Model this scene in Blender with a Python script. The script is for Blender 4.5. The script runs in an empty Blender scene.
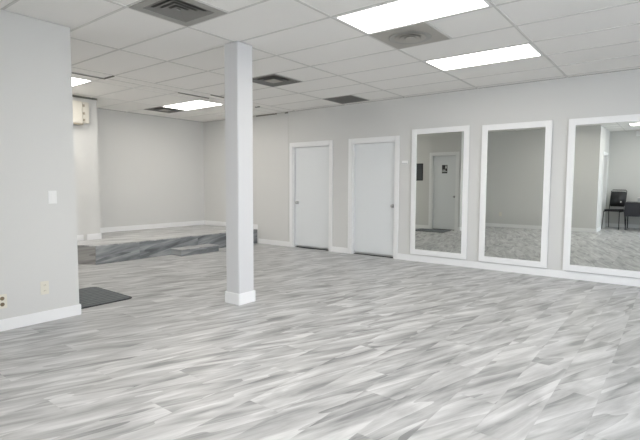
import bpy, bmesh, math, random
from mathutils import Vector, Matrix
random.seed(7)
C = bpy.context.scene.collection
PI = math.pi

# ------------------------------------------------------------------ room constants (metres)
CEIL = 2.76
YW = 7.151            # wall with doors and mirrors
XB = -9.05            # wall behind the stage
XE = 4.3              # window wall, to the right of the camera
YS = -1.65            # wall behind the camera
XL = -4.604          # wall at the left of the picture
YL = 2.096            # ... and its end
XJ, YJ = -1.63, 0.37  # second inner corner
XP = -8.07             # short wall beside the stage
YP = 4.08
ZP = 0.305            # stage height
T = 0.12              # wall thickness

# ------------------------------------------------------------------ mesh helpers
def bx(bm, x0, y0, z0, x1, y1, z1, bev=0.0, seg=2):
    vs = [bm.verts.new(p) for p in ((x0,y0,z0),(x1,y0,z0),(x1,y1,z0),(x0,y1,z0),(x0,y0,z1),(x1,y0,z1),(x1,y1,z1),(x0,y1,z1))]
    fs = [bm.faces.new([vs[i] for i in q]) for q in ((3,2,1,0),(4,5,6,7),(0,1,5,4),(1,2,6,5),(2,3,7,6),(3,0,4,7))]
    if bev:
        es = list({e for f in fs for e in f.edges})
        bmesh.ops.bevel(bm, geom=es, offset=bev, segments=seg, affect='EDGES', clamp_overlap=True)
    return vs

def prism(bm, pts, z0, z1, bev=0.0):
    lo = [bm.verts.new((p[0],p[1],z0)) for p in pts]; hi = [bm.verts.new((p[0],p[1],z1)) for p in pts]
    n = len(pts); fs = [bm.faces.new(list(reversed(lo))), bm.faces.new(hi)]
    for i in range(n): fs.append(bm.faces.new((lo[i], lo[(i+1)%n], hi[(i+1)%n], hi[i])))
    if bev:
        bmesh.ops.bevel(bm, geom=list({e for f in fs for e in f.edges}), offset=bev, segments=2, affect='EDGES', clamp_overlap=True)

def lathe(bm, prof, origin, axis='z', n=28):
    """profile of (radius, height) turned about an axis through origin"""
    rings = []
    for r, h in prof:
        ring = []
        for i in range(n):
            a = 2*PI*i/n; u, v = r*math.cos(a), r*math.sin(a)
            p = {'z': (u,v,h), 'y': (u,h,v), 'x': (h,u,v)}[axis]
            ring.append(bm.verts.new(Vector(origin)+Vector(p)))
        rings.append(ring)
    for a, b in zip(rings, rings[1:]):
        for i in range(n): bm.faces.new((a[i], a[(i+1)%n], b[(i+1)%n], b[i]))
    bm.faces.new(rings[0]); bm.faces.new(rings[-1])

def tube(bm, pts, r, n=10):
    pts = [Vector(p) for p in pts]; rings = []
    for i, p in enumerate(pts):
        d = (pts[min(i+1,len(pts)-1)] - pts[max(i-1,0)]).normalized()
        a = d.cross(Vector((0.13,0.27,0.95)) if abs(d.z) < .9 else Vector((1,0,0))).normalized(); b = d.cross(a)
        rings.append([bm.verts.new(p + r*(math.cos(2*PI*k/n)*a + math.sin(2*PI*k/n)*b)) for k in range(n)])
    for a, b in zip(rings, rings[1:]):
        for i in range(n): bm.faces.new((a[i], a[(i+1)%n], b[(i+1)%n], b[i]))
    bm.faces.new(rings[0]); bm.faces.new(rings[-1])

def obj(name, bm, mat, parent=None, local=False, smooth=False, kind=None):
    bmesh.ops.recalc_face_normals(bm, faces=bm.faces[:])
    me = bpy.data.meshes.new(name)
    if parent is not None and not local:
        bmesh.ops.translate(bm, verts=bm.verts[:], vec=-ORG[parent.name])
    bm.to_mesh(me); bm.free()
    if smooth:
        for p in me.polygons: p.use_smooth = True
    me.materials.append(mat)
    o = bpy.data.objects.new(name, me); C.objects.link(o)
    if parent is not None:
        o.parent = parent
        ORG[o.name] = ORG[parent.name] if not local else Vector()
    else:
        ORG[o.name] = Vector()
    if kind: o['kind'] = kind
    return o
ORG = {}

def thing(name, label, cat, loc, group=None, rotz=0.0):
    o = bpy.data.objects.new(name, None); C.objects.link(o)
    o.empty_display_size = .1
    o.location = loc; o.rotation_euler = (0,0,rotz)
    o['label'] = label; o['category'] = cat
    if group: o['group'] = group
    ORG[o.name] = Vector(loc)
    return o

def tag(o, label, cat, group=None):
    o['label'] = label; o['category'] = cat
    if group: o['group'] = group
    return o

def B(): return bmesh.new()
def box_obj(name, mat, dims, parent=None, bev=0.0, kind=None, local=False):
    bm = B(); bx(bm, *dims, bev=bev); return obj(name, bm, mat, parent, kind=kind, local=local)

# ------------------------------------------------------------------ materials
def base_mat(name, col, rough=0.6, metal=0.0, spec=0.5):
    m = bpy.data.materials.new(name); m.use_nodes = True
    p = m.node_tree.nodes['Principled BSDF']
    p.inputs['Base Color'].default_value = (*col, 1); p.inputs['Roughness'].default_value = rough
    p.inputs['Metallic'].default_value = metal; p.inputs['Specular IOR Level'].default_value = spec
    return m

def noisy(m, scale=60, amt=0.03, bump=0.05, detail=3, dist=0.002):
    nt = m.node_tree; N = nt.nodes; L = nt.links; p = N['Principled BSDF']
    col = p.inputs['Base Color'].default_value[:]
    g = N.new('ShaderNodeNewGeometry'); n = N.new('ShaderNodeTexNoise')
    n.inputs['Scale'].default_value = scale; n.inputs['Detail'].default_value = detail
    L.new(g.outputs['Position'], n.inputs['Vector'])
    mx = N.new('ShaderNodeMix'); mx.data_type = 'RGBA'
    mx.inputs[6].default_value = (*[c*(1-amt) for c in col[:3]], 1); mx.inputs[7].default_value = (*[min(1,c*(1+amt)) for c in col[:3]], 1)
    L.new(n.outputs['Fac'], mx.inputs[0]); L.new(mx.outputs[2], p.inputs['Base Color'])
    if bump:
        b = N.new('ShaderNodeBump'); b.inputs['Strength'].default_value = bump; b.inputs['Distance'].default_value = dist
        L.new(n.outputs['Fac'], b.inputs['Height']); L.new(b.outputs['Normal'], p.inputs['Normal'])
    return m

def emit_mat(name, col, strength):
    m = bpy.data.materials.new(name); m.use_nodes = True; nt = m.node_tree; nt.nodes.clear()
    e = nt.nodes.new('ShaderNodeEmission'); e.inputs[0].default_value = (*col,1); e.inputs[1].default_value = strength
    o = nt.nodes.new('ShaderNodeOutputMaterial'); nt.links.new(e.outputs[0], o.inputs[0]); return m

M = {}
M['wall'] = noisy(base_mat('wall_paint', (.665,.662,.645), .7, spec=.3), 90, .012, .06)
M['trim'] = noisy(base_mat('white_trim_paint', (.86,.86,.86), .4), 30, .01, .02)
M['door'] = noisy(base_mat('white_door_paint', (.76,.78,.79), .45), 25, .012, .03)
M['column'] = noisy(base_mat('column_paint', (.645,.647,.655), .55), 60, .012, .05)
M['tile'] = noisy(base_mat('ceiling_tile', (.89,.875,.85), .9, spec=.1), 160, .03, .25)
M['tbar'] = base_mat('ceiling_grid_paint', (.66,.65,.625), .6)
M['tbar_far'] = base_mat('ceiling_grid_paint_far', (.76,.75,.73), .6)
M['seam_shadow'] = base_mat('painted_seam_shadow', (.20,.195,.175), .7)
M['plenum'] = base_mat('plenum_dark', (.05,.05,.05), .9)
M['steel'] = base_mat('satin_nickel', (.55,.55,.55), .28, 1.0)
M['cream'] = base_mat('cream_plastic', (.74,.71,.62), .4)
M['brown'] = base_mat('brown_socket', (.20,.15,.09), .5)
M['white_plastic'] = base_mat('white_plastic', (.84,.84,.83), .35)
M['beige'] = noisy(base_mat('beige_casing', (.70,.67,.60), .5), 20, .03, 0)
M['beige_dark'] = base_mat('beige_casing_brackets', (.40,.35,.27), .6)
M['vent_grey'] = noisy(base_mat('vent_dusty_grey', (.37,.36,.34), .6), 14, .12, 0)
M['vent_dark'] = base_mat('vent_dark', (.13,.127,.117), .8)
M['vent_tan'] = noisy(base_mat('vent_dusty_tan', (.43,.41,.375), .6), 10, .10, 0)
M['vent_mid'] = base_mat('vent_mid_grey', (.235,.23,.217), .7)
M['fixture'] = base_mat('fixture_white', (.82,.82,.81), .4)
M['black_fabric'] = noisy(base_mat('black_vinyl', (.030,.030,.034), .55), 120, .15, .1)
M['black_metal'] = base_mat('black_metal', (.02,.02,.022), .4, .3)
M['table_cloth'] = noisy(base_mat('black_cloth', (.026,.027,.033), .8), 80, .15, .1)
M['grey_box'] = base_mat('grey_plastic', (.45,.46,.47), .5)
M['black_sign'] = base_mat('black_sign', (.015,.015,.016), .4)
M['picture'] = base_mat('dark_picture', (.06,.065,.07), .35)
M['lamp'] = emit_mat('troffer_diffuser', (1.0,.955,.89), 16.5)
M['lamp_dim'] = emit_mat('dim_troffer_diffuser', (1.0,.955,.89), 10.5)  # lower strength, set to balance the room's light
M['dark_gap'] = base_mat('dark_gap_shade', (.03,.03,.03), .8)
M['ground'] = base_mat('outside_pavement', (.45,.45,.44), .9)

# mirror glass
m = bpy.data.materials.new('mirror_glass'); m.use_nodes = True; nt = m.node_tree; nt.nodes.clear()
g = nt.nodes.new('ShaderNodeBsdfGlossy'); g.inputs['Color'].default_value = (.70,.72,.70,1); g.inputs['Roughness'].default_value = 0.0
o_ = nt.nodes.new('ShaderNodeOutputMaterial'); nt.links.new(g.outputs[0], o_.inputs[0]); M['mirror'] = m
# window glass
m = bpy.data.materials.new('window_glass'); m.use_nodes = True; nt = m.node_tree; nt.nodes.clear()
t_ = nt.nodes.new('ShaderNodeBsdfTransparent'); t_.inputs[0].default_value = (.96,.96,.96,1)
g = nt.nodes.new('ShaderNodeBsdfGlossy'); g.inputs['Roughness'].default_value = 0.02
mx = nt.nodes.new('ShaderNodeMixShader'); mx.inputs[0].default_value = .06
o_ = nt.nodes.new('ShaderNodeOutputMaterial'); nt.links.new(t_.outputs[0], mx.inputs[1]); nt.links.new(g.outputs[0], mx.inputs[2]); nt.links.new(mx.outputs[0], o_.inputs[0]); M['glass'] = m

def plank_mat(name, dark, mid, light, swap=False, W=.235, L=1.22, ang=20, spec=.5, rough=.34, vert=False):
    m = bpy.data.materials.new(name); m.use_nodes = True
    nt = m.node_tree; N = nt.nodes; K = nt.links; p = N['Principled BSDF']
    def mt(op, a, b=None, c=None):
        n = N.new('ShaderNodeMath'); n.operation = op
        for i, v in enumerate((a,b,c)):
            if v is None: continue
            if isinstance(v, (int,float)): n.inputs[i].default_value = v
            else: K.new(v, n.inputs[i])
        return n.outputs[0]
    def comb(x, y, z=0.0):
        n = N.new('ShaderNodeCombineXYZ')
        for i, v in enumerate((x,y,z)):
            if isinstance(v, (int,float)): n.inputs[i].default_value = v
            else: K.new(v, n.inputs[i])
        return n.outputs[0]
    geo = N.new('ShaderNodeNewGeometry'); sep = N.new('ShaderNodeSeparateXYZ'); K.new(geo.outputs['Position'], sep.inputs[0])
    x, y = (sep.outputs['Z'], sep.outputs['Y']) if vert else (sep.outputs['X'], sep.outputs['Y'])
    xs = mt('DIVIDE', mt('ADD', x, 20.06), W); row = mt('FLOOR', xs)
    w1 = N.new('ShaderNodeTexWhiteNoise'); w1.noise_dimensions = '1D'; K.new(row, w1.inputs['W'])
    # stair-stepped joints in thirds with a small jitter
    yo = mt('ADD', mt('DIVIDE', mt('ADD', y, 30.09), L), mt('ADD', mt('MULTIPLY', mt('MODULO', row, 3.0), .3333), mt('MULTIPLY', w1.outputs['Value'], .14)))
    idx = mt('FLOOR', yo)
    w2 = N.new('ShaderNodeTexWhiteNoise'); w2.noise_dimensions = '2D'; K.new(comb(row, idx), w2.inputs['Vector'])
    sc = N.new('ShaderNodeSeparateColor'); K.new(w2.outputs['Color'], sc.inputs[0])
    r1, r2, r3 = sc.outputs[0], sc.outputs[1], sc.outputs[2]
    # grain direction a few degrees off the plank's axis
    a = mt('MULTIPLY_ADD', r3, math.radians(12), math.radians(ang-6))
    ca, sa = mt('COSINE', a), mt('SINE', a)
    u = mt('SUBTRACT', mt('MULTIPLY', x, ca), mt('MULTIPLY', y, sa))      # across the grain
    v = mt('ADD', mt('MULTIPLY', x, sa), mt('MULTIPLY', y, ca))           # along it
    def noise(su, sv, det, ro, seed, dist=0.0):
        n = N.new('ShaderNodeTexNoise'); n.inputs['Scale'].default_value = 1.0; n.inputs['Detail'].default_value = det
        n.inputs['Roughness'].default_value = ro; n.inputs['Distortion'].default_value = dist
        K.new(comb(mt('MULTIPLY_ADD', u, su, mt('MULTIPLY', r1, 57.0)), mt('MULTIPLY_ADD', v, sv, mt('MULTIPLY', r2, 83.0)), mt('MULTIPLY_ADD', r3, 31.0, seed)), n.inputs['Vector'])
        return n.outputs['Fac']
    big = noise(8.5, 1.55, 3, .5, 0.0, .7)
    fine = noise(30, 3.0, 4, .62, 7.0, .6)
    hair = noise(90, 5.0, 3, .6, 13.0)
    f = mt('ADD', mt('MULTIPLY', big, .95), mt('ADD', mt('MULTIPLY', fine, .42), mt('MULTIPLY', hair, .12)))
    # cathedral grain: bands with one sharp and one soft edge
    smooth = noise(4.2, .38, 2.0, .45, 21.0, .15)
    band = mt('FRACT', mt('MULTIPLY', smooth, 6.0))
    f = mt('ADD', mt('MULTIPLY', f, .88), mt('MULTIPLY_ADD', band, .20, -.03))
    f = mt('ADD', f, mt('MULTIPLY_ADD', r2, .05, -.03))
    ramp = N.new('ShaderNodeValToRGB'); cr = ramp.color_ramp
    cr.elements[0].position = .50; cr.elements[0].color = (*dark,1)
    cr.elements[1].position = .92; cr.elements[1].color = (*light,1)
    e = cr.elements.new(.68); e.color = (*mid,1)
    e = cr.elements.new(.80); e.color = (*[.55*a_+.45*b_ for a_, b_ in zip(mid, light)],1)
    K.new(f, ramp.inputs[0])
    # hairline joints
    def edge(q, wd):
        fr = mt('FRACT', q); return mt('LESS_THAN', mt('MINIMUM', fr, mt('SUBTRACT', 1.0, fr)), wd)
    seam = mt('MAXIMUM', edge(xs, .0012/W), edge(yo, .0012/L))
    mx = N.new('ShaderNodeMix'); mx.data_type = 'RGBA'; mx.inputs[7].default_value = (*[c*.75 for c in dark],1)
    K.new(mt('MULTIPLY', seam, .12), mx.inputs[0]); K.new(ramp.outputs[0], mx.inputs[6]); K.new(mx.outputs[2], p.inputs['Base Color'])
    K.new(mt('MULTIPLY_ADD', fine, .12, rough-.06), p.inputs['Roughness'])
    p.inputs['Specular IOR Level'].default_value = spec
    b = N.new('ShaderNodeBump'); b.inputs['Strength'].default_value = .12; b.inputs['Distance'].default_value = .001
    K.new(mt('SUBTRACT', hair, seam), b.inputs['Height']); K.new(b.outputs['Normal'], p.inputs['Normal'])
    return m
M['floor'] = plank_mat('grey_vinyl_planks', (.22,.222,.224), (.415,.417,.418), (.64,.641,.640))
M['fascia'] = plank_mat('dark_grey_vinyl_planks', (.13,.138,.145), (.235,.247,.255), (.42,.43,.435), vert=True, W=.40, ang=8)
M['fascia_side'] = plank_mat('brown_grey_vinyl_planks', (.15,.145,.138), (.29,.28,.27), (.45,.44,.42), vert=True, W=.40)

def mat_pile():
    m = base_mat('charcoal_mat', (.085,.095,.10), .95, spec=.1); nt = m.node_tree; N = nt.nodes; K = nt.links; p = N['Principled BSDF']
    g = N.new('ShaderNodeNewGeometry'); w = N.new('ShaderNodeTexWave'); w.inputs['Scale'].default_value = 4.2; w.inputs['Distortion'].default_value = 2.5; w.bands_direction = 'X'; w.inputs['Detail Scale'].default_value = 3
    n = N.new('ShaderNodeTexNoise'); n.inputs['Scale'].default_value = 300
    K.new(g.outputs['Position'], w.inputs['Vector']); K.new(g.outputs['Position'], n.inputs['Vector'])
    mx = N.new('ShaderNodeMix'); mx.data_type = 'RGBA'; mx.inputs[6].default_value = (.085,.094,.10,1); mx.inputs[7].default_value = (.24,.255,.26,1)
    ad = N.new('ShaderNodeMath'); ad.operation = 'MULTIPLY_ADD'; ad.inputs[1].default_value = .5
    K.new(w.outputs['Fac'], ad.inputs[0]); ad2 = N.new('ShaderNodeMath'); ad2.operation = 'MULTIPLY'; ad2.inputs[1].default_value = .5
    K.new(n.outputs['Fac'], ad2.inputs[0]); K.new(ad2.outputs[0], ad.inputs[2]); K.new(ad.outputs[0], mx.inputs[0]); K.new(mx.outputs[2], p.inputs['Base Color'])
    b = N.new('ShaderNodeBump'); b.inputs['Distance'].default_value = .004; K.new(ad.outputs[0], b.inputs['Height']); K.new(b.outputs['Normal'], p.inputs['Normal'])
    return m
M['mat'] = mat_pile()

# ------------------------------------------------------------------ room shell
box_obj('floor', M['floor'], (XB-T, YS-T, -.08, XE+T, YW+.5, 0), kind='structure')
S = 'structure'
# wall with the doors and mirrors (openings for two doors)
D1 = (-6.215, -5.275); D2 = (-4.765, -3.865); DH = 2.055
bm = B()
for a, b in ((XB-T, D1[0]), (D1[1], D2[0]), (D2[1], XE+T)): bx(bm, a, YW, 0, b, YW+T, CEIL)
for a, b in (D1, D2):
    bx(bm, a, YW, DH, b, YW+T, CEIL); bx(bm, a-.05, YW+T, 0, b+.05, YW+T+.05, DH+.1)
obj('wall_right', bm, M['wall'], kind=S)
box_obj('wall_back', M['wall'], (XB-T, YP-.05, 0, XB, YW, CEIL), kind=S)
bm = B(); bx(bm, XB-T, YP-.6, 0, XP, YP, CEIL); bx(bm, XP-T, YL, 0, XP, YP-.6, CEIL)
obj('wall_stage', bm, M['wall'], kind=S)
# wall at the left of the picture with its far end (door to the washroom in the end face)
D3 = (-5.42, -4.725)
bm = B()
prism(bm, [(XL, YJ), (XL, YL), (D3[1], YL), (D3[1], YL-T), (XL-T, YL-T), (XL-T, YJ)], 0, CEIL)
bx(bm, XP-T, YL-T, 0, D3[0], YL, CEIL); bx(bm, D3[0], YL-T, DH, D3[1], YL, CEIL); bx(bm, D3[0]-.05, YL-T-.05, 0, D3[1]+.03, YL-T, DH+.1)
obj('wall_left', bm, M['wall'], kind=S)
box_obj('wall_rear', M['wall'], (XL-T, YJ-T, 0, XJ-T, YJ, CEIL), kind=S)
D4 = (-1.22, -.42)   # along y
bm = B(); bx(bm, XJ-T, D4[1], 0, XJ, YJ, CEIL); bx(bm, XJ-T, YS-T, 0, XJ, D4[0], CEIL); bx(bm, XJ-T, D4[0], DH, XJ, D4[1], CEIL); bx(bm, XJ-1.1, D4[0]-.05, 0, XJ-1.05, D4[1]+.05, DH+.1); bx(bm, XJ-1.05, D4[0]-.05, 0, XJ-T, D4[0], DH+.1); bx(bm, XJ-1.05, D4[1], 0, XJ-T, D4[1]+.05, DH+.1); bx(bm, XJ-1.05, D4[0], DH, XJ-T, D4[1], DH+.05)
obj('wall_nook', bm, M['wall'], kind=S)
# windows: unseen, right of and behind the camera; last east one added for more light
WE = [(-1.3,.15), (.35,1.8), (2.0,3.45)]
WS = [(.2,1.85), (2.1,3.75)]
WZ0, WZ1 = .25, 2.45
def wall_with_windows(name, axis, q0, u0, u1, wins, t0, t1):
    bm = B()
    def b4(a, z0, b, z1): bx(bm, *((q0[0], a, z0, q0[1], b, z1) if axis == 'y' else (a, q0[0], z0, b, q0[1], z1)))
    b4(u0, 0, u1, WZ0); b4(u0, WZ1, u1, CEIL)
    yy = [u0] + [q for w in wins for q in w] + [u1]
    for i in range(0, len(yy), 2): b4(yy[i], WZ0, yy[i+1], WZ1)
    obj(name, bm, M['wall'], kind=S)
NWIN = [0]
def window(axis, q, a, b):
    NWIN[0] += 1; f = .05; bm = B()
    def b4(bm, q_, a_, z0, b_, z1): bx(bm, *((q_[0], a_, z0, q_[1], b_, z1) if axis == 'y' else (a_, q_[0], z0, b_, q_[1], z1)))
    fq = (q-.03, q+.03)
    b4(bm, fq, a, WZ0, a+f, WZ1); b4(bm, fq, b-f, WZ0, b, WZ1); b4(bm, fq, a+f, WZ0, b-f, WZ0+f); b4(bm, fq, a+f, WZ1-f, b-f, WZ1)
    w = obj('window_%d' % NWIN[0], bm, M['trim'], kind=S)
    bm = B(); b4(bm, (q-.003, q+.003), a+f, WZ0+f, b-f, WZ1-f); obj('pane', bm, M['glass'], w)
wall_with_windows('wall_windows', 'y', (XE, XE+T), YS-T, YW+T, WE, 0, 0)
wall_with_windows('wall_behind', 'x', (YS-T, YS), XJ, XE, WS, 0, 0)
for a, b in WE: window('y', XE+T/2, a, b)
for a, b in WS: window('x', YS-T/2, a, b)
box_obj('ground_outside', M['ground'], (XJ-3, YS-12, -.1, XE+12, YW+6, -.082), kind=S)

# pilaster seam beside the first door
box_obj('trim_1', M['wall'], (-6.42, YW-.006, .11, -6.325, YW, CEIL), kind=S)

# ------------------------------------------------------------------ ceiling: lay-in tiles on a grid
GX = [-1.264 + 1.219*k for k in range(-4, 5)]           # main grid
GX = [XB, -7.86, -6.70, -6.41] + GX
GX[-1] = XE + T
GY = [YS-T] + [.32 + .61*k for k in range(-3, 12)]
GY = sorted(set([round(v,4) for v in GY] + [YW]))
GY = [v for v in GY if v <= YW + 1e-6]
def near(a, b): return abs(a-b) < .02
cut = []                                                # openings: (x0,y0,x1,y1)
def cell_light(x0, x1, y0): cut.append((x0, y0, x1, y0+.61)); return (x0, y0, x1, y0+.61)
LIGHTS = [
 ('long ceiling light nearest the camera, cut by the top edge of the photo', cell_light(-2.483,-1.264,3.37)),
 ('long ceiling light between the mirrored wall and the nearest light', cell_light(-2.483,-1.264,5.20)),
 ('ceiling light over the raised platform, left of the square column', cell_light(-7.86,-6.70,5.20)),
 ('ceiling light half hidden behind the end of the left wall', cell_light(-7.86,-6.70,2.76)),
 ('ceiling light seen reflected at the top of the rightmost mirror', cell_light(-1.07,.149,-.29)),
 ('unseen ceiling light added for lighting, continuing the row of lights', cell_light(-2.483,-1.264,1.54)),  # unseen lamp added to light the room, following the fixture spacing
]
VENTS = [
 ('large dusty grey louvred ceiling vent above the left side, cut by the top edge', (-3.702,2.15,-3.12,2.76), 'louvre'),
 ('dusty tan ceiling vent with a round diffuser beside the nearest light', (-2.483,3.98,-1.873,4.59), 'round'),
 ('dark square ceiling diffuser with a pale centre right of the square column', (-4.921,4.59,-4.311,5.20), 'step'),
 ('dark ceiling grille nearest the mirrored wall above the doors', (-4.921,6.42,-4.311,7.03), 'crate'),
 ('small dark ceiling diffuser beside the light over the raised platform', (-8.45,5.20,-7.86,5.81), 'step'),
]
for v in VENTS: cut.append(v[1])
def sub(rects, c):
    out = []
    for x0,y0,x1,y1 in rects:
        if c[0] >= x1-.005 or c[2] <= x0+.005 or c[1] >= y1-.005 or c[3] <= y0+.005: out.append((x0,y0,x1,y1)); continue
        if c[0] > x0+.005: out.append((x0,y0,c[0],y1))
        if c[2] < x1-.005: out.append((c[2],y0,x1,y1))
        if c[1] > y0+.005: out.append((max(x0,c[0]),y0,min(x1,c[2]),c[1]))
        if c[3] < y1-.005: out.append((max(x0,c[0]),c[3],min(x1,c[2]),y1))
    return out
SLOTS = []
bm = B()
for i in range(len(GX)-1):
    for j in range(len(GY)-1):
        rs = [(GX[i], GY[j], GX[i+1], GY[j+1])]
        for c in cut: rs = sub(rs, c)
        for c in SLOTS:
            n = []
            for r_ in rs:
                if c[0] < r_[2] and c[2] > r_[0] and c[1] < r_[3] and c[3] > r_[1]:
                    x0,y0,x1,y1 = r_
                    q = (max(x0,c[0]),max(y0,c[1]),min(x1,c[2]),min(y1,c[3]))
                    for s_ in ((x0,y0,q[0],y1),(q[2],y0,x1,y1),(q[0],y0,q[2],q[1]),(q[0],q[3],q[2],y1)):
                        if s_[2]-s_[0] > .002 and s_[3]-s_[1] > .002: n.append(s_)
                else: n.append(r_)
            rs = n
        for r_ in rs: bx(bm, r_[0], r_[1], CEIL+.004, r_[2], r_[3], CEIL+.007)
ceil = obj('ceiling', bm, M['tile'], kind=S)
bm = B(); hw = .0115
def bar_x(y, x0, x1, skip=()):   # runs along x
    bx(bm, x0, y-hw, CEIL, x1, y+hw, CEIL+.004)
def bar_y(x, y0, y1):
    bx(bm, x-hw, y0, CEIL-.0012, x+hw, y1, CEIL+.004)
for x in GX[3:-1]: bar_y(x, GY[0], YW)
for y in GY[1:-1]: bar_x(y, -6.14, XE)
for v in VENTS:
    x0,y0,x1,y1 = v[1]
    xx = x1 if v[2] != 'step' or x0 > -6 else x0
    bar_y(xx, y0, y1)
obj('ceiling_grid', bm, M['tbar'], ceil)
bm = B()
for x in GX[1:3]: bar_y(x, GY[0], YW)
for y in GY[1:-1]: bar_x(y, XB, -6.41)
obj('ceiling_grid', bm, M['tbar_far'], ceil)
bm = B()   # dark strips painting shadow gaps where the ceiling grids meet and along some walls
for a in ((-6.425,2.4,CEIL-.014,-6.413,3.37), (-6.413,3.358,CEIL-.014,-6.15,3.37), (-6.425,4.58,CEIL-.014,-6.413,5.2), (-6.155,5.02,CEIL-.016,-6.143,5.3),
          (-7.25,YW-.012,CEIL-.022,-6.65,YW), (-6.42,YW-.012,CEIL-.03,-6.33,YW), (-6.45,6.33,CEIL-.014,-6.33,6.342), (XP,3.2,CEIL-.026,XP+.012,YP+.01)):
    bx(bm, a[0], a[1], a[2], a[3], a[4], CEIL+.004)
obj('seam_shadow', bm, M['seam_shadow'], ceil)
box_obj('plenum', M['plenum'], (XB-T, YS-T, CEIL+.45, XE+T, YW+T+.06, CEIL+.5), ceil)
bm = B()   # closes the space above the walls
for a in ((XB-T, YW+T, XE+T, YW+T+.06), (XB-T, YS-T-.05, XE+T, YS-T), (XE+T, YS-T, XE+T+.05, YW+T), (XB-T-.05, YS-T, XB-T, YW+T)):
    bx(bm, a[0], a[1], CEIL-.05, a[2], a[3], CEIL+.5)
obj('plenum_side', bm, M['plenum'], ceil)

for k, (lab, (x0,y0,x1,y1)) in enumerate(LIGHTS):
    t = thing('ceiling_light', lab, 'ceiling light', ((x0+x1)/2, (y0+y1)/2, CEIL), 'recessed ceiling lights')
    bm = B(); e = .026
    for a in ((x0+.012,y0+.012,x1-.012,y0+e+.01),(x0+.012,y1-e-.01,x1-.012,y1-.012),(x0+.012,y0+e+.01,x0+e+.01,y1-e-.01),(x1-e-.01,y0+e+.01,x1-.012,y1-e-.01)):
        bx(bm, a[0],a[1],CEIL-.002,a[2],a[3],CEIL+.012)
    obj('frame', bm, M['fixture'], t)
    box_obj('housing', M['fixture'], (x0+.014,y0+.014,CEIL+.0125,x1-.014,y1-.014,CEIL+.10), t)
    box_obj('diffuser', M['lamp' if k > 1 else 'lamp_dim'], (x0+e+.011,y0+e+.011,CEIL+.002,x1-e-.011,y1-e-.011,CEIL+.012), t)

for lab, (x0,y0,x1,y1), typ in VENTS:
    cx, cy = (x0+x1)/2, (y0+y1)/2
    t = thing('ceiling_vent', lab, 'vent', (cx, cy, CEIL), 'square ceiling vents')
    x0 += .012; y0 += .012; x1 -= .012; y1 -= .012
    def ring(bm, i0, i1, z0, z1):
        for a in ((x0+i0,y0+i0,x1-i0,y0+i1),(x0+i0,y1-i1,x1-i0,y1-i0),(x0+i0,y0+i1,x0+i1,y1-i1),(x1-i1,y0+i1,x1-i0,y1-i1)): bx(bm,a[0],a[1],z0,a[2],a[3],z1)
    def slope_ring(bm, i0, z0, i1, z1):
        P = lambda i, z: [bm.verts.new(p) for p in ((x0+i,y0+i,z),(x1-i,y0+i,z),(x1-i,y1-i,z),(x0+i,y1-i,z))]
        A_, B_ = P(i0, z0), P(i1, z1); A2, B2 = P(i0, z0+.002), P(i1, z1+.002)
        for q in range(4):
            r_ = (q+1) % 4
            bm.faces.new((A_[q],A_[r_],B_[r_],B_[q])); bm.faces.new((A2[q],A2[r_],B2[r_],B2[q]))
            bm.faces.new((A_[q],A_[r_],A2[r_],A2[q])); bm.faces.new((B_[q],B_[r_],B2[r_],B2[q]))
    if typ == 'louvre':
        bm = B(); ring(bm, 0, .075, CEIL-.004, CEIL+.006); obj('frame', bm, M['vent_grey'], t)
        box_obj('duct', M['vent_dark'], (x0+.07,y0+.07,CEIL+.02,x1-.07,y1-.07,CEIL+.03), t)
        for q in range(4):
            bm = B(); i = .080 + .05*q; slope_ring(bm, i, CEIL-.003, i+.043, CEIL+.012); obj('louvre', bm, M['vent_mid'], t)
        box_obj('centre_plate', M['vent_grey'], (x0+.275,y0+.275,CEIL-.002,x1-.275,y1-.275,CEIL+.002), t)
    elif typ == 'round':
        bm = B(); bx(bm, x0,y0,CEIL-.003,x1,y1,CEIL+.006, bev=.002); obj('plate', bm, M['vent_tan'], t)
        for q, (r0, r1) in enumerate(((.205,.15),(.152,.10),(.103,.05))):
            bm = B(); z = CEIL-.004
            lathe(bm, [(r1+.004,z-.001),(r0,z-.008-.003*q),(r0+.004,z-.007-.003*q),(r1+.02,z)], (cx,cy,0), n=36); obj('cone', bm, M['vent_grey' if q == 0 else 'vent_tan'], t, smooth=True)
        bm = B(); lathe(bm, [(.04,CEIL-.018),(.055,CEIL-.015),(.045,CEIL-.004)], (cx,cy,0), n=30); obj('centre_cap', bm, M['vent_tan'], t, smooth=True)
    elif typ == 'step':
        bm = B(); ring(bm, 0, .04, CEIL-.004, CEIL+.006); obj('frame', bm, M['vent_mid'], t)
        box_obj('duct', M['vent_dark'], (x0+.035,y0+.035,CEIL+.05,x1-.035,y1-.035,CEIL+.06), t)
        for q in range(3):
            bm = B(); i = .045 + .06*q; slope_ring(bm, i+.02, CEIL-.004, i+.058, CEIL+.03); obj('cone', bm, M['vent_mid'], t)
        box_obj('centre_plate', M['vent_tan'], (x0+.20,y0+.20,CEIL-.008,x1-.20,y1-.20,CEIL-.003), t)
    else:
        bm = B(); ring(bm, 0, .03, CEIL-.003, CEIL+.006); obj('frame', bm, M['vent_mid'], t)
        box_obj('duct', M['vent_dark'], (x0+.025,y0+.025,CEIL+.03,x1-.025,y1-.025,CEIL+.04), t)
        bm = B()
        for q in range(1, 22):
            xx = x0+.03+(x1-x0-.06)*q/22; bx(bm, xx-.0012,y0+.03,CEIL,xx+.0012,y1-.03,CEIL+.012)
            yv = y0+.03+(y1-y0-.06)*q/22; bx(bm, x0+.03,yv-.0012,CEIL,x1-.03,yv+.0012,CEIL+.012)
        obj('grille', bm, M['vent_mid'], t)

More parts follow.
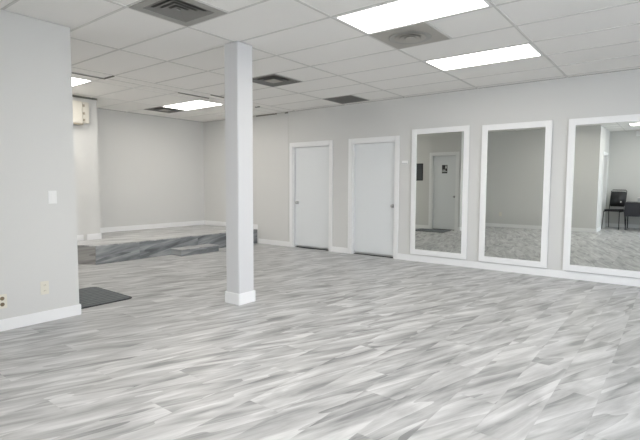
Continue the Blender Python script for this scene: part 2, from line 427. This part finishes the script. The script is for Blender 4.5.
# ------------------------------------------------------------------ baseboards
BH, BT = .104, .013
def board(name, segs):
    bm = B()
    for (x0,y0,x1,y1,z) in segs:
        bx(bm, x0,y0,z,x1,y1,z+BH, bev=.004)
    return obj(name, bm, M['trim'], kind=S)
board('baseboard_right', [(D2[1]+.075, YW-BT, XE, YW, 0), (D1[1]+.075, YW-BT, D2[0]-.075, YW, 0), (-7.20, YW-BT, D1[0]-.075, YW, 0), (XB, YW-BT, -7.22, YW, ZP)])
board('baseboard_back', [(XB, YP, XB+BT, YW-BT, ZP)])
board('baseboard_stage', [(XP, YP-.245, XP+BT+.004, YP+BT, ZP), (XB+BT, YP, XP, YP+BT, ZP), (XP, 3.18, XP+BT, YP-.30, ZP), (XP, YL+BT, XP+BT, 3.1, 0)])
board('baseboard_left', [(XL, YJ, XL+BT, YL+BT, 0), (D3[1]+.07, YL, XL, YL+BT, 0), (XP, YL, D3[0]-.07, YL+BT, 0)])
board('baseboard_rear', [(XL+BT, YJ, XJ+BT, YJ+BT, 0), (XJ, D4[1]+.07, XJ+BT, YJ, 0), (XJ, YS, XJ+BT, D4[0]-.07, 0), (XJ+BT, YS, XE, YS+BT, 0)])

# ------------------------------------------------------------------ doors (slab recessed in a jamb, casing around it)
def door(name, a, b, yface, sgn, knob_x, axis='x', gap=.045, label=None):
    """a..b opening along the wall; the room lies on the side sgn of the face yface"""
    def bxs(bm, u0, v0, z0, u1, v1, z1, bev=0.0):
        v0, v1 = sorted((yface + sgn*v0, yface + sgn*v1))
        if axis == 'x': bx(bm, u0, v0, z0, u1, v1, z1, bev=bev)
        else: bx(bm, v0, u0, z0, v1, u1, z1, bev=bev)
    bm = B(); cw = .075
    bxs(bm, a-cw, 0, 0, a, .018, DH+cw, .004); bxs(bm, b, 0, 0, b+cw, .018, DH+cw, .004); bxs(bm, a, 0, DH, b, .018, DH+cw, .004)
    d = obj(name, bm, M['trim'], kind=S)
    bm = B(); j = .02
    bxs(bm, a, -.10, 0, a+j, 0, DH); bxs(bm, b-j, -.10, 0, b, 0, DH); bxs(bm, a+j, -.10, DH-j, b-j, 0, DH)
    obj('jamb', bm, M['trim'], d)
    if knob_x is None: return d          # an open doorway
    bm = B(); bxs(bm, a+j+.004, -.095, gap, b-j-.004, -.056, DH-j-.004, .002); obj('slab', bm, M['door'], d)
    bm = B(); bxs(bm, a+j, -.118, .0, b-j, -.05, .006); obj('gap_shade', bm, M['dark_gap'], d)  # dark strip painting the shade in the gap under the slab
    bm = B()
    r0 = -.056
    prof = [(.03,r0),(.031,r0+.006),(.012,r0+.012),(.012,r0+.03),(.024,r0+.04),(.028,r0+.055),(.022,r0+.068),(.006,r0+.072)]
    if axis == 'x': lathe(bm, [(r, sgn*h) for r, h in prof], (knob_x, yface, .92), 'y', 20)
    else: lathe(bm, [(r, sgn*h) for r, h in prof], (yface, knob_x, .92), 'x', 20)
    obj('door_knob', bm, M['steel'], d, smooth=True)
    for hz in (.25, 1.05, 1.85):
        bm = B(); hx = (b-j-.004) if abs(knob_x-a) < abs(knob_x-b) else a+j+.004
        bxs(bm, hx-.006, -.06, hz-.045, hx+.006, -.046, hz+.045); obj('hinge', bm, M['trim'], d)
    return d
door('door_1', *D1, YW, -1, -6.12)
door('door_2', *D2, YW, -1, -3.93)
door('door_3', *D3, YL, 1, -4.79, gap=.02)
door('door_4', *D4, XJ, 1, None, axis='y')

# ------------------------------------------------------------------ stage platform and step
XF = -7.235
t = thing('platform', 'low raised platform covered in grey vinyl planks against the far left walls', 'platform', (-8.1, 5.4, 0))
yl = 3.58; slope = .50
pl = [(XF, yl), (XF, YW-.001), (XB+.001, YW-.001), (XB+.001, YP+.001), (XP+.001, YP+.001), (XP+.001, yl-(XF-XP)*slope)]
bm = B(); prism(bm, list(reversed(pl)), ZP-.016, ZP); obj('deck', bm, M['floor'], t)
bm = B(); bx(bm, XF-.03, yl+.002, 0, XF-.008, YW-.002, ZP-.0165); obj('fascia', bm, M['fascia'], t)
bm = B(); xa, ya = XF-.008, yl; xb, yb = XP+.001, yl-(XF-XP)*slope+.005
prism(bm, [(xa-.02, ya+.004), (xb, yb+.004), (xb, yb+.024), (xa-.023, ya+.026)], 0, ZP-.0165); sd = obj('side_fascia', bm, M['fascia_side'], t); sd['label'] = 'lighter brown grey plank side'
t = thing('step', 'small low step of grey vinyl planks against the front of the raised platform', 'step', (-7.07, 5.38, 0))
bm = B(); bx(bm, XF-.006, 4.95, .105, -6.925, 5.82, .117); obj('tread', bm, M['floor'], t)
bm = B(); bx(bm, -6.955, 4.96, 0, -6.935, 5.81, .1045); bx(bm, XF-.004, 4.96, 0, -6.956, 4.98, .1045); bx(bm, XF-.004, 5.79, 0, -6.956, 5.81, .1045)
obj('riser', bm, M['fascia'], t)

# ------------------------------------------------------------------ square column
c0, d0, cw, cd = -3.8435, 3.3197, .204, .2188
t = thing('support_column', 'white square support column from floor to ceiling left of the middle', 'column', (c0+cw/2, d0+cd/2, 0))
bm = B(); bx(bm, c0, d0, 0, c0+cw, d0+cd, CEIL-.001, bev=.006); obj('shaft', bm, M['column'], t)
bm = B(); b_ = .014; hb = .125
bx(bm, c0-b_, d0-b_, 0, c0+cw+b_, d0, hb, bev=.004); bx(bm, c0-b_, d0+cd, 0, c0+cw+b_, d0+cd+b_, hb, bev=.004)
bx(bm, c0-b_, d0-.004, 0, c0, d0+cd+.004, hb, bev=.004); bx(bm, c0+cw, d0-.004, 0, c0+cw+b_, d0+cd+.004, hb, bev=.004)
obj('base_trim', bm, M['trim'], t)

# ------------------------------------------------------------------ framed wall mirrors, hung leaning very slightly forward
def mirror(x0, x1, z0, z1, lab, tilt=.30):
    k_ = .9948; x0 *= k_; x1 *= k_; z0 = 1.293+(z0-1.293)*k_; z1 = 1.293+(z1-1.293)*k_
    w = x1-x0; h = z1-z0; yb = YW - BT - .002
    t = thing('wall_mirror', lab, 'mirror', ((x0+x1)/2, yb, z0), 'white framed wall mirrors')
    t.rotation_euler = (math.radians(tilt), 0, 0)
    f = .085; dp = .022
    for nm, a in (('side_rail', (-w/2, -dp, 0, -w/2+f, 0, h)), ('side_rail', (w/2-f, -dp, 0, w/2, 0, h)), ('bottom_rail', (-w/2+f, -dp, 0, w/2-f, 0, f)), ('top_rail', (-w/2+f, -dp, h-f, w/2-f, 0, h))):
        box_obj(nm, M['trim'], a, t, bev=.003, local=True)
    box_obj('mirror_glass', M['mirror'], (-w/2+f-.004, -.012, f-.004, w/2-f+.004, -.006, h-f+.004), t, local=True)
    return t
mirror(-3.563, -2.590, .118, 2.215, 'white framed tall mirror beside the right hand door, reflecting a door and dark mat')
mirror(-2.396, -1.425, .114, 2.200, 'white framed tall mirror in the middle of the row, reflecting bare wall')
mirror(-1.222, -.200, .112, 2.196, 'white framed tall mirror cut by the right edge, reflecting dark chairs')

# ------------------------------------------------------------------ small things on the walls
# light switch on the left wall
t = thing('light_switch', 'white light switch plate on the left wall', 'light switch', (XL, 1.884, 1.163))
box_obj('plate', M['white_plastic'], (XL, 1.847, 1.103, XL+.006, 1.921, 1.223), t, bev=.002)
bm = B(); bx(bm, XL+.006, 1.868, 1.13, XL+.010, 1.900, 1.196, bev=.0015); obj('rocker', bm, M['white_plastic'], t)
def outlet(y, z, lab, wid, n, face):
    t = thing('wall_outlet', lab, 'outlet', (XL, y, z), 'cream wall outlets')
    box_obj('plate', M['cream'], (XL, y-wid/2, z-.062, XL+.006, y+wid/2, z+.062), t, bev=.002)
    for q in range(n):
        yc = y + (q-(n-1)/2)*.046*1.0
        for dz in (-.026, .026):
            bm = B(); lathe(bm, [(.017, XL+.006),(.017, XL+.009),(.015, XL+.0095)], (0, yc, z+dz), 'x', 18)
            s_ = obj('socket', bm, face, t)
            bm = B(); bx(bm, XL+.0092, yc-.008, z+dz-.005, XL+.0102, yc-.005, z+dz+.006); bx(bm, XL+.0092, yc+.005, z+dz-.005, XL+.0102, yc+.008, z+dz+.006)
            obj('slot', bm, M['brown'], s_)
outlet(1.786, .322, 'cream duplex outlet low on the left wall near its far end', .072, 1, M['cream'])
outlet(1.44, .262, 'cream outlet with brown sockets at the left edge, above the baseboard', .074, 1, M['brown'])
# outlet on the plain wall reflected in the middle mirror
t = thing('wall_outlet', 'outlet on the plain wall reflected low in the middle mirror', 'outlet', (-4.05, YJ, .38), 'cream wall outlets')
box_obj('plate', M['cream'], (-4.086, YJ, .32, -4.014, YJ+.006, .44), t, bev=.002)
for dz in (-.026, .026):
    bm = B(); lathe(bm, [(.017, YJ+.006),(.017, YJ+.009),(.015, YJ+.0095)], (-4.05, 0, .38+dz), 'y', 18); obj('socket', bm, M['cream'], t)

# small white box (thermostat) between the second door and the first mirror
t = thing('wall_mounted_thermostat', 'small white thermostat on the wall between the right hand door and first mirror', 'thermostat', (-3.69, YW, 1.665))
box_obj('body', M['white_plastic'], (-3.735, YW-.022, 1.645, -3.635, YW, 1.70), t, bev=.004)
box_obj('shadow_line', M['grey_box'], (-3.733, YW-.026, 1.65, -3.637, YW-.0225, 1.66), t)  # grey strip painting the shadow line along the bottom of the body

# beige box high on the short wall beside the platform
t = thing('wall_box', 'beige box mounted high on the short wall beside the platform', 'box', (XP, 3.80, 2.46))
box_obj('casing', M['beige'], (XP, 3.42, 2.30, XP+.10, 3.79, 2.665), t, bev=.008)
box_obj('side_cover', M['beige'], (XP, 3.7905, 2.31, XP+.085, 3.905, 2.66), t, bev=.006)
for z in (2.36, 2.47, 2.60):
    box_obj('bracket', M['beige_dark'], (XP+.0855, 3.80, z-.02, XP+.094, 3.83, z+.02), t)
box_obj('base_shelf', M['beige_dark'], (XP, 3.42, 2.28, XP+.09, 3.80, 2.2995), t)

# picture and sign on the end face of the left wall (seen in the first mirror)
t = thing('wall_picture', 'narrow dark picture on the wall beside the reflected door', 'picture', (-5.80, YL, 1.60))
bm = B(); x0, x1, z0, z1 = -5.92, -5.69, 1.36, 1.84
for a in ((x0,z0,x1,z0+.02),(x0,z1-.02,x1,z1),(x0,z0+.02,x0+.02,z1-.02),(x1-.02,z0+.02,x1,z1-.02)): bx(bm, a[0], YL, a[1], a[2], YL+.02, a[3])
obj('frame', bm, M['black_sign'], t)
box_obj('print', M['picture'], (x0+.02, YL, z0+.02, x1-.02, YL+.012, z1-.02), t)
t = thing('door_sign', 'black sign with white markings on the reflected white door', 'sign', (-5.08, YL-.0555, 1.67))
yf = YL-.0555
box_obj('plate', M['black_sign'], (-5.155, yf, 1.555, -5.0, yf+.004, 1.785), t, bev=.001)
bm = B(); lathe(bm, [(.014, yf+.004),(.014, yf+.0055)], (-5.04, 0, 1.755), 'y', 16); bx(bm, -5.055, yf+.004, 1.69, -5.025, yf+.0055, 1.738)
obj('figure', bm, M['white_plastic'], t)
box_obj('line', M['white_plastic'], (-5.145, yf+.004, 1.635, -5.055, yf+.0055, 1.65), t)
box_obj('line', M['white_plastic'], (-5.145, yf+.004, 1.60, -5.01, yf+.0055, 1.612), t)

# floor mat in front of that door
bm = B()
x0, x1, y0, y1, r = -5.70, -4.79, 2.155, 2.79, .07
pts = []
for cx_, cy_, a0 in ((x1-r,y0+r,-PI/2),(x1-r,y1-r,0),(x0+r,y1-r,PI/2),(x0+r,y0+r,PI)):
    for k in range(5): a = a0 + PI/2*k/4; pts.append((cx_+r*math.cos(a), cy_+r*math.sin(a)))
t = thing('door_mat', 'dark charcoal door mat on the floor behind the end of the left wall', 'mat', ((x0+x1)/2,(y0+y1)/2,0))
prism(bm, pts, 0.0, .008); obj('border', bm, M['black_fabric'], t)
bm = B(); prism(bm, [(px+(.02 if px < (x0+x1)/2 else -.02), py+(.02 if py < (y0+y1)/2 else -.02)) for px, py in pts], .0082, .014, bev=.002); obj('pile', bm, M['mat'], t)

# ------------------------------------------------------------------ chairs and table behind the camera (reflected in the right mirror)
def chair(lab, loc, rotz):
    """local: seat faces +y"""
    t = thing('stacking_chair', lab, 'chair', loc, None, rotz); t.scale = (.86,1.0,1.08)
    bm = B(); bx(bm, -.225,-.22,.455,.225,.23,.505, bev=.02, seg=3); obj('seat', bm, M['black_fabric'], t, local=True, smooth=True)
    bm = B(); bx(bm, -.215,-.022,0,.215,.022,.40, bev=.018, seg=3)
    bmesh.ops.transform(bm, matrix=Matrix.Translation((0,-.235,.57)) @ Matrix.Rotation(math.radians(12),4,'X'), verts=bm.verts[:]); obj('backrest', bm, M['black_fabric'], t, local=True, smooth=True)
    bm = B(); lathe(bm, [(.022,.022),(.022,.026)], (0,0,0), 'y', 16)
    bmesh.ops.transform(bm, matrix=Matrix.Translation((.10,-.235,.57)) @ Matrix.Rotation(math.radians(12),4,'X') @ Matrix.Translation((0,0,.12)), verts=bm.verts[:]); k = obj('badge', bm, M['white_plastic'], t, local=True); k['label'] = 'small round white badge'
    for s in (-1,1):
        bm = B(); tube(bm, [(s*.225,.20,.45),(s*.235,.225,.2),(s*.245,.25,0)], .011); obj('leg', bm, M['black_metal'], t, local=True, smooth=True)
        bm = B(); tube(bm, [(s*.225,-.20,.45),(s*.235,-.25,.2),(s*.245,-.29,0)], .011); obj('leg', bm, M['black_metal'], t, local=True, smooth=True)
    bm = B(); tube(bm, [(-.225,.2,.45),(-.225,-.2,.45),(-.225,-.24,.55),(-.222,-.335,.97),(-.19,-.345,1.0),(.19,-.345,1.0),(.222,-.335,.97),(.225,-.24,.55),(.225,-.2,.45),(.225,.2,.45)], .011)
    obj('frame', bm, M['black_metal'], t, local=True, smooth=True)
    return t
chair('black chair with a small white badge on its back, leftmost in the rightmost mirror', (-1.395,-1.14,0), math.radians(12))
t = thing('table', 'black covered table beside the chair reflected in the rightmost mirror', 'table', (-.40,-1.18,0))
box_obj('tabletop', M['table_cloth'], (-1.13,-1.55,.725,.25,-.80,.755), t, bev=.006)
bm = B(); bx(bm, -1.125,-1.545,.38,-1.12,-.805,.724); bx(bm, .24,-1.545,.38,.245,-.805,.724); bx(bm, -1.119,-.81,.38,.239,-.805,.724); bx(bm, -1.119,-1.545,.38,.239,-1.54,.724)
obj('skirt', bm, M['table_cloth'], t)
for sx in (-1.09,.21):
    for sy in (-1.5,-.85):
        bm = B(); tube(bm, [(sx,sy,.72),(sx,sy,0)], .014); obj('leg', bm, M['black_metal'], t, smooth=True)
t = thing('storage_box', 'grey box on the black table reflected at the right edge', 'box', (-.74,-1.25,.755))
box_obj('body', M['grey_box'], (-.86,-1.40,.755,-.56,-1.12,.87), t, bev=.006)
box_obj('lid', M['white_plastic'], (-.87,-1.41,.8705,-.55,-1.11,.885), t, bev=.003)
t = thing('wall_mounted_light', 'white emergency light box high on the wall behind the camera, reflected at right edge', 'light', (-.80,YS,2.60))
box_obj('body', M['white_plastic'], (-1.0,YS,2.59,-.62,YS+.08,2.735), t, bev=.006)
for sx in (-.90,-.72):
    bm = B(); lathe(bm, [(.03,YS+.0805),(.045,YS+.10),(.045,YS+.115),(.03,YS+.12)], (sx,0,2.66), 'y', 18); obj('lamp_head', bm, M['white_plastic'], t, smooth=True)

# ------------------------------------------------------------------ daylight through the windows
w = bpy.data.worlds.new('sky'); bpy.context.scene.world = w; w.use_nodes = True
bg = w.node_tree.nodes['Background']; bg.inputs[0].default_value = (.84,.91,1.0,1); bg.inputs[1].default_value = 10.0
def portal(loc, rot, sx, sy):
    l = bpy.data.lights.new('window_portal', 'AREA'); l.shape = 'RECTANGLE'; l.size = sx; l.size_y = sy; l.cycles.is_portal = True
    o = bpy.data.objects.new('window_portal', l); C.objects.link(o); o.location = loc; o.rotation_euler = rot
for a, b in WE: portal((XE+T+.01, (a+b)/2, (WZ0+WZ1)/2), (0, PI/2, 0), WZ1-WZ0, b-a)
for a, b in WS: portal(((a+b)/2, YS-T-.01, (WZ0+WZ1)/2), (PI/2, 0, 0), b-a, WZ1-WZ0)

# ------------------------------------------------------------------ camera
f, yaw, pit, rol, cx, cy, H = 462.0225, -.661467, .073257, .004557, 317.548, 218.226, 1.2931
fw = Vector((math.sin(yaw)*math.cos(pit), math.cos(yaw)*math.cos(pit), -math.sin(pit)))
r = Vector((math.cos(yaw), -math.sin(yaw), 0)); u = r.cross(fw)
R = math.cos(rol)*r + math.sin(rol)*u; U = -math.sin(rol)*r + math.cos(rol)*u
cam = bpy.data.cameras.new('camera'); co = bpy.data.objects.new('camera', cam); C.objects.link(co)
mw = Matrix((R, U, -fw)).transposed().to_4x4(); mw.translation = (0,0,H); co.matrix_world = mw
cam.sensor_width = 36; cam.lens = f/640*36; cam.shift_x = (320-cx)/640; cam.shift_y = (cy-220)/640; cam.clip_start = .05
sc = bpy.context.scene; sc.camera = co
sc.view_settings.view_transform = 'Standard'; sc.view_settings.look = 'None'; sc.view_settings.gamma = 1; sc.view_settings.exposure = -0.06
sc.view_settings.use_curve_mapping = False
sc.cycles.max_bounces = 14; sc.cycles.diffuse_bounces = 8; sc.cycles.glossy_bounces = 6; sc.cycles.transparent_max_bounces = 8
sc.cycles.use_denoising = True; sc.cycles.sample_clamp_indirect = 6.0
